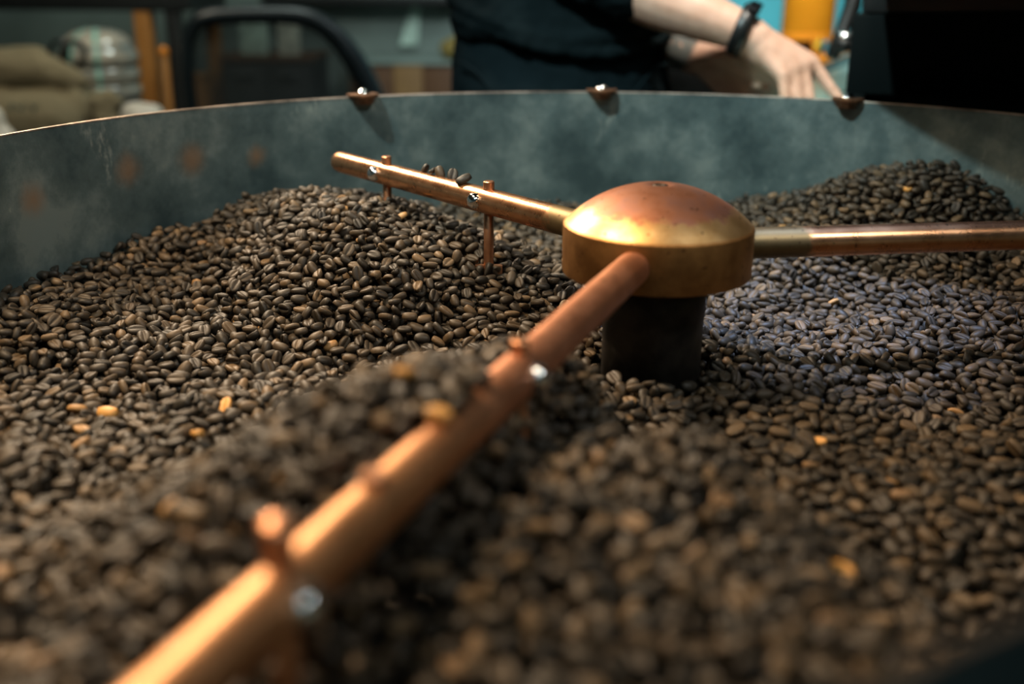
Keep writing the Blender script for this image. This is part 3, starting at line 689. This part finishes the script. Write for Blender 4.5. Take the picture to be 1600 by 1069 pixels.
for sx_ in (-1, 1): b.add(capsule(Vector((xc+.02+sx_*.085, YC-.02, .65)), .012, Vector((xc+.02+sx_*.088, YC-.015, .685)), .014))
# right arm and hand (near the camera)
shR, elR, wrR = Vector((xc-.13, YC-.08, .44)), at(905, -58, .86), at(1150, 46, .80)
b.chain([shR, elR], [.052, .040]); b.chain([elR, at(1030, 0, .83), at(1100, 26, .812), wrR], [.042, .040, .0335, .0275])
car = at(1178, 62, .795); b.add(capsule(wrR, .0275, car, .0265))
mcp = [at(1268, 97, .790), at(1256, 103, .779), at(1240, 109, .770), at(1222, 118, .762)]
for i, p in enumerate(mcp): b.add(capsule(car+(p-car)*.12, .0225-.001*i, p, (.0112, .0108, .0102, .0098)[i]))
b.add(capsule(at(1192, 78, .79), .024, at(1228, 98, .782), .0185))
b.chain([mcp[0], at(1288, 125, .783), at(1302, 144, .778), at(1313, 156, .772)], [.0098, .0088, .0080, .0066])
for i, (x1, x2) in ((1, (1266, 1268)), (2, (1248, 1250)), (3, (1227, 1227))):
    dp = (.0, -.007, -.013, -.017)[i]
    p1 = at(x1, 156, .782+dp-.012); p2 = at(x2-2, 159, .782+dp+.012); p3 = at(x2-4, 151, .782+dp+.026)
    b.chain([mcp[i], p1], [.0084, .0074]); b.chain([p1, p2, p3], [.0074, .0070, .0062])
b.chain([at(1180, 82, .805), at(1203, 112, .818), at(1222, 140, .822), at(1238, 152, .812)], [.017, .0125, .0105, .0085])
# left arm and hand
shL, elL, wrL = Vector((xc+.15, YC+.03, .44)), at(985, -75, 1.08), at(1068, 82, .93)
b.chain([shL, elL, wrL], [.052, .040, .027])
car2 = at(1092, 92, .905); b.add(capsule(wrL, .027, car2, .024))
m2 = [at(1150, 104, .855), at(1150, 122, .868), at(1142, 134, .88), at(1128, 142, .89)]
for i, p in enumerate(m2): b.add(capsule(car2, .0195, p, (.0112, .0108, .0102, .0098)[i]))
ends = [(1186, 131, 1211, 146), (1180, 142, 1198, 153), (1168, 148, 1184, 158), (1150, 152, 1164, 160)]
for i, (a1, a2, a3, a4) in enumerate(ends): b.chain([m2[i], at(a1, a2, .845+.01*i), at((a1+a3)/2, (a2+a4)/2, .838+.01*i), at(a3, a4, .832+.01*i)], [.0095, .0080, .0074, .0062])
b.chain([car2+Vector((.0, -.012, .006)), at(1125, 86, .862), at(1158, 92, .832), at(1177, 112, .822), at(1184, 132, .820)], [.018, .0155, .0122, .0104, .0080])
body = link('body', b.me('body'), M['skin'], per); remesh(body, .0038, 4, .5)
# clothes
def wrinkled(b_, name, mat, vox, f, disp):
    o = link(name, b_.me(name), mat, per); remesh(o, vox, 2, .5)
    tx = bpy.data.textures.new(name, 'CLOUDS'); tx.noise_scale = f; tx.noise_depth = 2
    d = o.modifiers.new('folds', 'DISPLACE'); d.texture = tx; d.strength = disp; d.mid_level = .4; d.texture_coords = 'LOCAL'; return o
tr = Body()
tr.loft([((xc, YC, -.16), .172, .118, 0), ((xc-.002, YC, -.08), .172, .120, 0), ((xc, YC, -.01), .168, .118, 0), ((xc, YC, .06), .160, .112, 0), ((xc, YC, .115), .150, .104, 0)])
for h, s_x in ((hipL, -1), (hipR, 1)): tr.chain([h+Vector((0, 0, -.03)), Vector((xc+s_x*.095, YC-.005, -.44)), Vector((xc+s_x*.10, YC+.01, -.83))], [.093, .072, .062])
jeans = wrinkled(tr, 'jeans', M['denim'], .006, .07, .018)
for s_x in (-1, 1):
    pts = [Vector((xc+s_x*(.155-.012*k), YC-.118*math.sqrt(max(0, 1-((.155-.012*k)/.185)**2))-.006, .035-.0022*k*k)) for k in range(6)]
    link('pocket_seam', tube_me('pocket_seam', pts, .0022, 6), M['denim'], jeans)
sh = Body()
hem = [(.062, .158, .112), (.075, .166, .124), (.10, .168, .126), (.125, .163, .121), (.16, .160, .118), (.22, .158, .114), (.30, .168, .118), (.40, .178, .115), (.46, .165, .10), (.50, .085, .065)]
sh.loft([((xc+.004, YC-.004, z), rx, ry, R(8)) for z, rx, ry in hem])
sh.chain([shR, elR, at(975, -25, .846)], [.068, .056, .050]); sh.chain([shL, shL+(elL-shL)*.8], [.068, .056])
for zz_, am in ((.112, .010), (.088, .008)):      # gathered folds above the hem
    pts = [Vector((xc+.166*math.sin(q), YC-.004-.124*math.cos(q), zz_-.028*math.cos(q*1.25)+.012*math.sin(q*2+zz_*40))) for q in np.linspace(-1.25, 1.25, 16)]
    sh.chain(pts, [am]*len(pts))
shirt = wrinkled(sh, 'black_top', M['shirt'], .005, .05, .017)
for s_x in (-1, 1):
    bb = Body(); bb.chain([Vector((xc+s_x*.10, YC+.03, -.855)), Vector((xc+s_x*.112, YC-.06, -.862)), Vector((xc+s_x*.117, YC-.14, -.868))], [.043, .042, .032])
    o = link('shoe', bb.me('shoe'), M['rubber'], per); remesh(o, .006, 3)
hh = Body(); hh.add(capsule(Vector((xc+.01, YC-.005, .67)), .088, Vector((xc+.012, YC-.012, .715)), .092)); o = link('hair', hh.me('hair'), M['hair'], per); remesh(o, .008, 3)
# fitness band
d = (wrR-at(1100, 26, .812)).normalized(); bc = at(1160, 47, .799); up = (Vector((0, 0, 1))-d*d.z).normalized(); sd = d.cross(up)
prof_b = [(.0312, -.010), (.0338, -.0085), (.0342, 0), (.0338, .0085), (.0312, .010), (.0305, 0)]
v, f = [], []; nS = 48
for i in range(nS):
    t_ = 2*PI*i/nS
    for r_, a_ in prof_b: v.append(bc+d*a_+(up*math.cos(t_)*1.04+sd*math.sin(t_))*r_)
for i in range(nS):
    for j in range(6): f.append((i*6+j, i*6+(j+1) % 6, ((i+1) % nS)*6+(j+1) % 6, ((i+1) % nS)*6+j))
band = link('fitness_band', pyd('fitness_band', v, f), M['rubber'], per); band['label'] = 'black rubber fitness band'
tl = (up*.94-Vector((0, 1, 0))*.34).normalized(); sx2 = d.cross(tl).normalized(); mt = Matrix((d, sx2, tl)).transposed().to_4x4(); mt.translation = bc+tl*.0345+d*.001
o = link('display', box_me('display', (-.0085, -.016, -.004), (.0085, .016, .0035), .0028, 3, mt), M['screen'], band); sharp(o.data, 50)

# ------------------------------------------------------------------ shelf rack, boards, poles at the back left
rk = empty('shelf_rack', (at(100, 90, 2.5).x, 2.5, FZ), 'tall rack with an orange wooden post and black shelf behind the burlap sack', 'rack')
zb1 = at(150, 17, 2.45).z
xl, xr = at(-220, 10, 2.45).x, at(296, 10, 2.45).x
o = boxo('shelf_board', (xl, 2.45, zb1), (xr, 2.85, zb1+.06), M['black'], rk)
xa, xb_ = at(214, 90, 2.45).x, at(239, 90, 2.45).x
boxo('post', (xa, 2.452, FZ), (xb_, 2.50, zb1-.0005), M['oak'], rk)
xa, xb_ = at(262, 90, 2.45).x, at(284, 90, 2.45).x
boxo('post', (xa, 2.455, FZ), (xb_, 2.50, zb1-.0005), M['black'], rk)
boxo('post', (xl+.02, 2.455, FZ), (xl+.06, 2.50, zb1-.0005), M['oak'], rk)
boxo('back_post', (xr-.06, 2.80, FZ), (xr-.02, 2.84, zb1-.0005), M['oak'], rk)
ws = empty('wall_shelf', (at(470, 5, 3.0).x, 3.1, .1), 'long thin black shelf high on the back wall', 'shelf')
zs = at(480, 7, 3.11).z
boxo('shelf_board', (xr+.05, 3.11, zs), (at(716, 5, 3.11).x, 3.199, zs+.03), M['black'], ws)
for px in (330, 690):
    x_ = at(px, 20, 3.1).x; boxo('bracket', (x_-.012, 3.14, zs-.012), (x_+.012, 3.199, zs-.0005), M['black'], ws, .002)
p0, p1 = at(256, 86, 2.42), at(262, 170, 2.42)
br = empty('broom', (p0.x, 2.42, FZ), 'upright broom with orange wooden handle and red tip beside the black rack post', 'broom')
link('shaft', cyl_me('shaft', (p0.x, 2.42, FZ+.02), (p0.x, 2.42, p0.z), .0115, 16), M['oak'], br)
o = link('tip', lathe_me('tip', [(0, -.0), (.013, 0), (.0135, .012), (.009, .022), (0, .024)], 16, (p0.x, 2.42, p0.z)), M['orange'], br); o['label'] = 'red orange tip'
boxo('brush_head', (p0.x-.06, 2.39, FZ), (p0.x+.06, 2.45, FZ+.03), M['oak'], br)
wb = empty('wooden_box', (at(281, 130, 2.62).x, 2.66, FZ), 'plain orange wooden box half hidden by the chair back edge', 'box')
xa, xb_ = at(268, 130, 2.62).x, at(312, 130, 2.62).x; zt2 = at(281, 118, 2.62).z
boxo('case', (xa, 2.62, FZ), (xb_, 2.76, zt2-.012), M['oak'], wb); boxo('lid', (xa-.004, 2.616, zt2-.0115), (xb_+.004, 2.764, zt2), M['oak'], wb)

# ------------------------------------------------------------------ bench with sacks, bottle, bags
BZ = at(30, 205, 1.9).z-.06
bn = empty('low_bench', (-1.0, 1.85, FZ), 'low dark bench carrying sacks and bags behind the tray', 'bench')
bx0, bx1 = at(-330, 150, 1.9).x, at(262, 150, 1.9).x
boxo('bench_top', (bx0, 1.45, BZ-.03), (bx1, 2.36, BZ), M['card'], bn)
for x_ in (bx0+.04, bx1-.04):
    for y_ in (1.5, 2.3): boxo('leg', (x_-.025, y_-.025, FZ), (x_+.025, y_+.025, BZ-.0305), M['card'], bn)
def blob(name, mat, caps, vox, lab, cat, disp=.012, f=.06, it=6):
    bb = Body()
    for c in caps: bb.add(capsule(*c))
    o = link(name, bb.me(name), mat); remesh(o, vox, it, .5)
    tx = bpy.data.textures.new(name, 'CLOUDS'); tx.noise_scale = f
    dd = o.modifiers.new('folds', 'DISPLACE'); dd.texture = tx; dd.strength = disp; dd.mid_level = .5; dd.texture_coords = 'LOCAL'
    return tag(o, lab, cat) if lab else o
def sp3(px, py, Y): return at(px, py, Y)
zz0 = BZ
caps = [(Vector((at(-140, 150, 1.92).x, 1.86, zz0+.085)), .085, Vector((at(95, 150, 1.92).x, 1.86, zz0+.080)), .078),
        (Vector((at(-140, 150, 1.92).x, 2.02, zz0+.085)), .085, Vector((at(95, 150, 1.92).x, 2.02, zz0+.080)), .078),
        (at(-120, 112, 1.9), .050, at(60, 112, 1.9), .052), (at(60, 112, 1.9), .052, at(108, 124, 1.9), .036), (at(108, 124, 1.9), .034, at(139, 128, 1.9), .010),
        (at(-120, 105, 2.0), .050, at(60, 105, 2.0), .05), (at(118, 160, 1.88), .03, at(140, 178, 1.88), .02)]
sack = blob('burlap_sack', M['burlap'], caps, .008, 'plump burlap sack with teal print and rolled-over top on the bench', 'sack', .014, .07)
cv = bpy.data.curves.new('sack_print', 'FONT'); cv.body = 'NY'; cv.size = .036; cv.extrude = .0006; cv.align_x = 'CENTER'
to = bpy.data.objects.new('tmp', cv); COL.objects.link(to); bpy.context.view_layer.update()
tm = bpy.data.meshes.new_from_object(to.evaluated_get(bpy.context.evaluated_depsgraph_get())); bpy.data.objects.remove(to)
bm = bmesh.new(); bm.from_mesh(tm); bmesh.ops.subdivide_edges(bm, edges=bm.edges[:], cuts=2); bm.to_mesh(tm); bm.free(); tm.name = 'sack_print'
pc = at(31, 166, 1.775); tm.transform(Matrix.Translation(pc) @ Matrix.Diagonal((1.5, 1, 1, 1)) @ Matrix.Rotation(PI/2, 4, 'X'))
o = link('sack_print', tm, M['ink'], sack, smooth=False); o['label'] = 'faint teal printed letters'
sw = o.modifiers.new('wrap', 'SHRINKWRAP'); sw.target = sack; sw.wrap_method = 'NEAREST_SURFACEPOINT'; sw.offset = .0035
blob('cloth_bundle', M['burlap'], [(at(158, 165, 1.80), .030, at(176, 160, 1.80), .024), (at(165, 178, 1.80), .035, at(172, 196, 1.80), .040), (at(152, 150, 1.84), .012, at(176, 150, 1.84), .014), (Vector((at(160, 190, 1.8).x, 1.8, BZ+.03)), .034, Vector((at(180, 190, 1.8).x, 1.8, BZ+.03)), .036)], .006, 'crumpled beige cloth bundle between burlap sack and white bag', 'bundle', .016, .035)
def bag(px0, px1, py, Y, lab):
    a_, c2 = at(px0, py, Y), at(px1, py, Y); w_ = (c2.x-a_.x)/2; x_ = (c2.x+a_.x)/2; zt = a_.z
    return blob('plastic_bag', M['plastic_white'], [(Vector((x_-w_*.45, Y, zt-.03)), .030, Vector((x_+w_*.25, Y, zt-.034)), .030), (Vector((x_-w_*.3, Y, BZ+.055)), .05, Vector((x_+w_*.3, Y, BZ+.055)), .052), (Vector((x_, Y, zt-.05)), .045, Vector((x_, Y, BZ+.06)), w_*.8), (Vector((x_+w_*.3, Y, zt-.05)), .025, Vector((x_+w_*.8, Y, zt-.075)), .022)], .006, lab, 'bag', .012, .05)
bag(190, 258, 157, 1.62, 'small white plastic bag peeking over the tray rim below the orange post')
bag(-75, 12, 160, 1.62, 'white plastic bag in front of the burlap sack, cut by the frame')
# wrapped bottle
wx, wy = at(156, 100, 2.22).x, 2.22; rb = .098; ztop = at(156, 42, 2.22).z
wbt = empty('wrapped_bottle', (wx, wy, BZ), 'big clear ribbed bottle with shiny wrap behind the burlap sack', 'bottle')
pr_ = [(0, BZ), (rb-.01, BZ), (rb, BZ+.012)]; z_ = BZ+.012; zsh = ztop-.055
nr_ = 5
for k in range(nr_):
    z1 = BZ+.012+(zsh-BZ-.012)*(k+1)/nr_; dz = z1-z_
    for q in range(1, 9): s__ = q/8; pr_.append((rb+.005*math.sin(PI*s__)-.006*(1-math.sin(PI*s__))**6, z_+dz*s__))
    z_ = z1
for q in range(1, 11): a = PI/2*q/10; pr_.append((max(0, (rb-.006)*math.cos(a)), zsh+.055*math.sin(a)))
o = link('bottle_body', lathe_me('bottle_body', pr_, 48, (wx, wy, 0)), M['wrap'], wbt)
for a in (R(-112), R(-72)):
    pts = [Vector((wx+(r_+.0015)*math.cos(a), wy+(r_+.0015)*math.sin(a), z)) for r_, z in pr_[3:-2]]
    tg = Vector((-math.sin(a), math.cos(a), 0)); v = []; 
    for p in pts: v += [p-tg*.006, p+tg*.006]
    link('tape', pyd('tape', v, [(2*i, 2*i+1, 2*i+3, 2*i+2) for i in range(len(pts)-1)]), M['teal_strip'], wbt)
# looped cable on the sack
lp = empty('cable_loop', at(103, 92, 1.96), 'looped black cable lying on top of the burlap sack', 'cable')
pts = [at(97+34*math.sin(q)*.5+18, 84-20*math.cos(q), 1.96) for q in np.linspace(0, 2*PI, 25)[:-1]]
link('loop', tube_me('loop', pts, .0065, 10, closed=True), M['rubber'], lp)
link('tail', tube_me('tail', [at(101, 92, 1.95), at(102, 75, 1.95), at(99, 63, 1.95), at(84, 65, 1.95), at(78, 76, 1.95), at(77, 94, 1.95)], [.009, .009, .006, .005, .0055, .0055], 10), M['rubber'], lp)

# ------------------------------------------------------------------ office chair
ccx = at(440, 80, 2.1).x
chair = empty('office_chair', (ccx, 1.95, FZ), 'black office chair with a rounded mesh back facing the tray', 'chair')
path = [(322, 330), (311, 250), (300, 175), (293, 120), (293, 75), (299, 47), (312, 31), (335, 25), (380, 23), (430, 23), (470, 26), (500, 37), (526, 58), (548, 86), (566, 116), (582, 150), (596, 200), (604, 260), (602, 320), (560, 345), (460, 352), (370, 348)]
def yo(px): return 2.02+.12*(px-290)/310
P3 = [at(x, y, yo(x)) for x, y in path]
rads = [1.12*q for q in [.015, .015, .015, .014, .014, .016, .019, .020, .020, .020, .021, .022, .024, .026, .027, .027, .026, .024, .02, .018, .018, .018]]
def smooth_closed(pts, rads, n=4):
    o, r = [], []; k = len(pts)
    for i in range(k):
        p0, p1, p2, p3 = pts[i-1], pts[i], pts[(i+1) % k], pts[(i+2) % k]
        for q in range(n):
            t_ = q/n; o.append(.5*((2*p1)+(p2-p0)*t_+(2*p0-5*p1+4*p2-p3)*t_*t_+(3*p1-p0-3*p2+p3)*t_**3)); r.append(rads[i]*(1-t_)+rads[(i+1) % k]*t_)
    return o, r
PP, RR = smooth_closed(P3, rads)
link('back_frame', tube_me('back_frame', PP, RR, 14, closed=True), M['chair_black'], chair)
cen = sum(PP, Vector())/len(PP); n_ = len(PP); v, f = [], []
for k in range(7):
    w_ = k/7
    for p in PP:
        q_ = p.lerp(cen, w_); v.append(q_+Vector((0, .022*math.sin(w_*PI/2), 0)))
v.append(cen+Vector((0, .022, 0)))
for k in range(6):
    for i in range(n_): f.append((k*n_+i, k*n_+(i+1) % n_, (k+1)*n_+(i+1) % n_, (k+1)*n_+i))
for i in range(n_): f.append((6*n_+i, 6*n_+(i+1) % n_, 7*n_))
link('mesh_back', pyd('mesh_back', v, f), M['mesh'], chair)
st_z = -.42
me = prism_me('seat', [(ccx+.25*math.cos(q)*(1 if abs(math.cos(q)) < .8 else .97), 1.86+.23*math.sin(q)) for q in np.linspace(0, 2*PI, 29)[:-1]], st_z-.04, st_z+.03, .015); o = link('seat', me, M['chair_black'], chair); sharp(me, 40)
link('back_support', tube_me('back_support', [Vector((ccx, 1.9, st_z-.05)), Vector((ccx, 2.12, st_z-.04)), Vector((ccx, 2.15, st_z+.10)), Vector((ccx, 2.12, st_z+.25))], .02, 10), M['chair_black'], chair)
link('column', cyl_me('column', (ccx, 1.88, FZ+.10), (ccx, 1.88, st_z-.041), .025, 16), M['chrome'], chair)
for k in range(5):
    a = 2*PI*k/5+.3; e_ = Vector((ccx+.26*math.cos(a), 1.88+.26*math.sin(a), FZ+.07))
    lg = link('leg', tube_me('leg', [Vector((ccx, 1.88, FZ+.11)), e_], [.026, .015], 10), M['chair_black'], chair)
    link('caster', cyl_me('caster', e_+Vector((-.012*math.sin(a), .012*math.cos(a), -.042)), e_+Vector((.012*math.sin(a), -.012*math.cos(a), -.042)), .027, 16), M['rubber'], lg)

# ------------------------------------------------------------------ cabinet and panels seen through the chair mesh
cb = empty('low_cabinet', (at(418, 100, 2.75).x, 2.85, FZ), 'low dark cabinet seen through the mesh of the chair back', 'cabinet')
xa, xb_ = at(345, 90, 2.7).x, at(486, 90, 2.7).x; zc = at(415, 88, 2.7).z
boxo('case', (xa, 2.70, FZ), (xb_, 3.0, zc-.014), M['card'], cb); boxo('cabinet_top', (xa-.01, 2.69, zc-.0135), (xb_+.01, 3.01, zc), M['brown_wood'], cb)
for x0, x1 in ((xa+.01, (xa+xb_)/2-.003), ((xa+xb_)/2+.003, xb_-.01)):
    dd = boxo('door', (x0, 2.688, FZ+.05), (x1, 2.6995, zc-.025), M['card'], cb); boxo('handle', ((x0+x1)/2-.03, 2.672, zc-.06), ((x0+x1)/2+.03, 2.687, zc-.05), M['chrome'], dd, .002)
def board(px0, px1, py0, py1, Y, mat, name, lab, cat, th=.02, base=None):
    a, c = at(px0, py0, Y), at(px1, py1, Y); lo = Vector((a.x, Y, base if base is not None else c.z)); hi_ = Vector((c.x, Y+th, a.z))
    return tag(boxo(name, lo, hi_, mat), lab, cat)
board(432, 469, 30, 88, 2.75, M['panel_light'], 'pale_board', 'pale cream upright board on the dark cabinet behind the chair mesh', 'board', .03, zc+.0004)
board(372, 420, 30, 88, 2.78, M['pale_green'], 'lit_wall_patch', 'pale green panel in place of the lit wall glimpsed behind the chair mesh', 'board', .03, zc+.0004)  # pale panel added for the lit wall glimpsed between dark things
# ------------------------------------------------------------------ wooden crate by the back wall
xa, xb_ = at(545, 100, 2.86).x, at(712, 100, 2.86).x; zc2 = at(630, 97, 2.86).z
cr = empty('wooden_crate', ((xa+xb_)/2, 2.98, FZ), 'brown wooden crate of upright boards against the grey back wall', 'crate')
boxo('crate_body', (xa, 2.874, FZ), (xb_, 3.17, zc2-.008), M['brown_wood'], cr)
ed = [xa, at(614, 100, 2.86).x, at(660, 100, 2.86).x, xb_]
for i, mt_ in enumerate((M['brown_wood'], M['tan_wood'], M['brown_wood'])):
    boxo('plank', (ed[i]+.001, 2.858-(.006 if i == 1 else 0), FZ+.01), (ed[i+1]-.001, 2.8735, zc2-.010), mt_, cr, .002)
boxo('lip', (xa-.01, 2.85, zc2-.0075), (xb_+.01, 3.18, zc2), M['wall'], cr, .002)
blob('yellow_sack', M['yellow'], [(Vector((at(702, 80, 2.98).x, 2.98, zc2+.035)), .034, Vector((at(750, 80, 2.98).x, 2.98, zc2+.045)), .044), (Vector((at(712, 70, 2.98).x, 2.98, zc2+.05)), .03, Vector((at(760, 70, 2.98).x, 2.98, zc2+.06)), .04)], .008, 'small yellow sack on the wooden crate beside the person', 'sack', .012, .06)
a, c = at(650, 8, 3.19), at(638, 72, 3.19); Vv = [Vector((a.x-.016, 3.186, a.z)), Vector((a.x+.016, 3.186, a.z)), Vector((c.x+.032, 3.182, c.z)), Vector((c.x-.032, 3.182, c.z))]  # slanted wall reflection built as a thin pale plate
me = pyd('wall_glint', Vv+[p+Vector((0, .012, 0)) for p in Vv], [(0, 1, 2, 3), (7, 6, 5, 4), (0, 4, 5, 1), (1, 5, 6, 2), (2, 6, 7, 3), (3, 7, 4, 0)])
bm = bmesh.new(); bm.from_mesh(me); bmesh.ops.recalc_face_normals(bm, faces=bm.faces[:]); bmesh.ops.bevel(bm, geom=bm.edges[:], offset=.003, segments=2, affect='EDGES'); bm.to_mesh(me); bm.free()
o = tag(link('wall_glint', me, M['pale_green']), 'pale green tapered scoop, a reflection built as a plate on the grey back wall above the crate', 'glint'); sharp(me, 35)
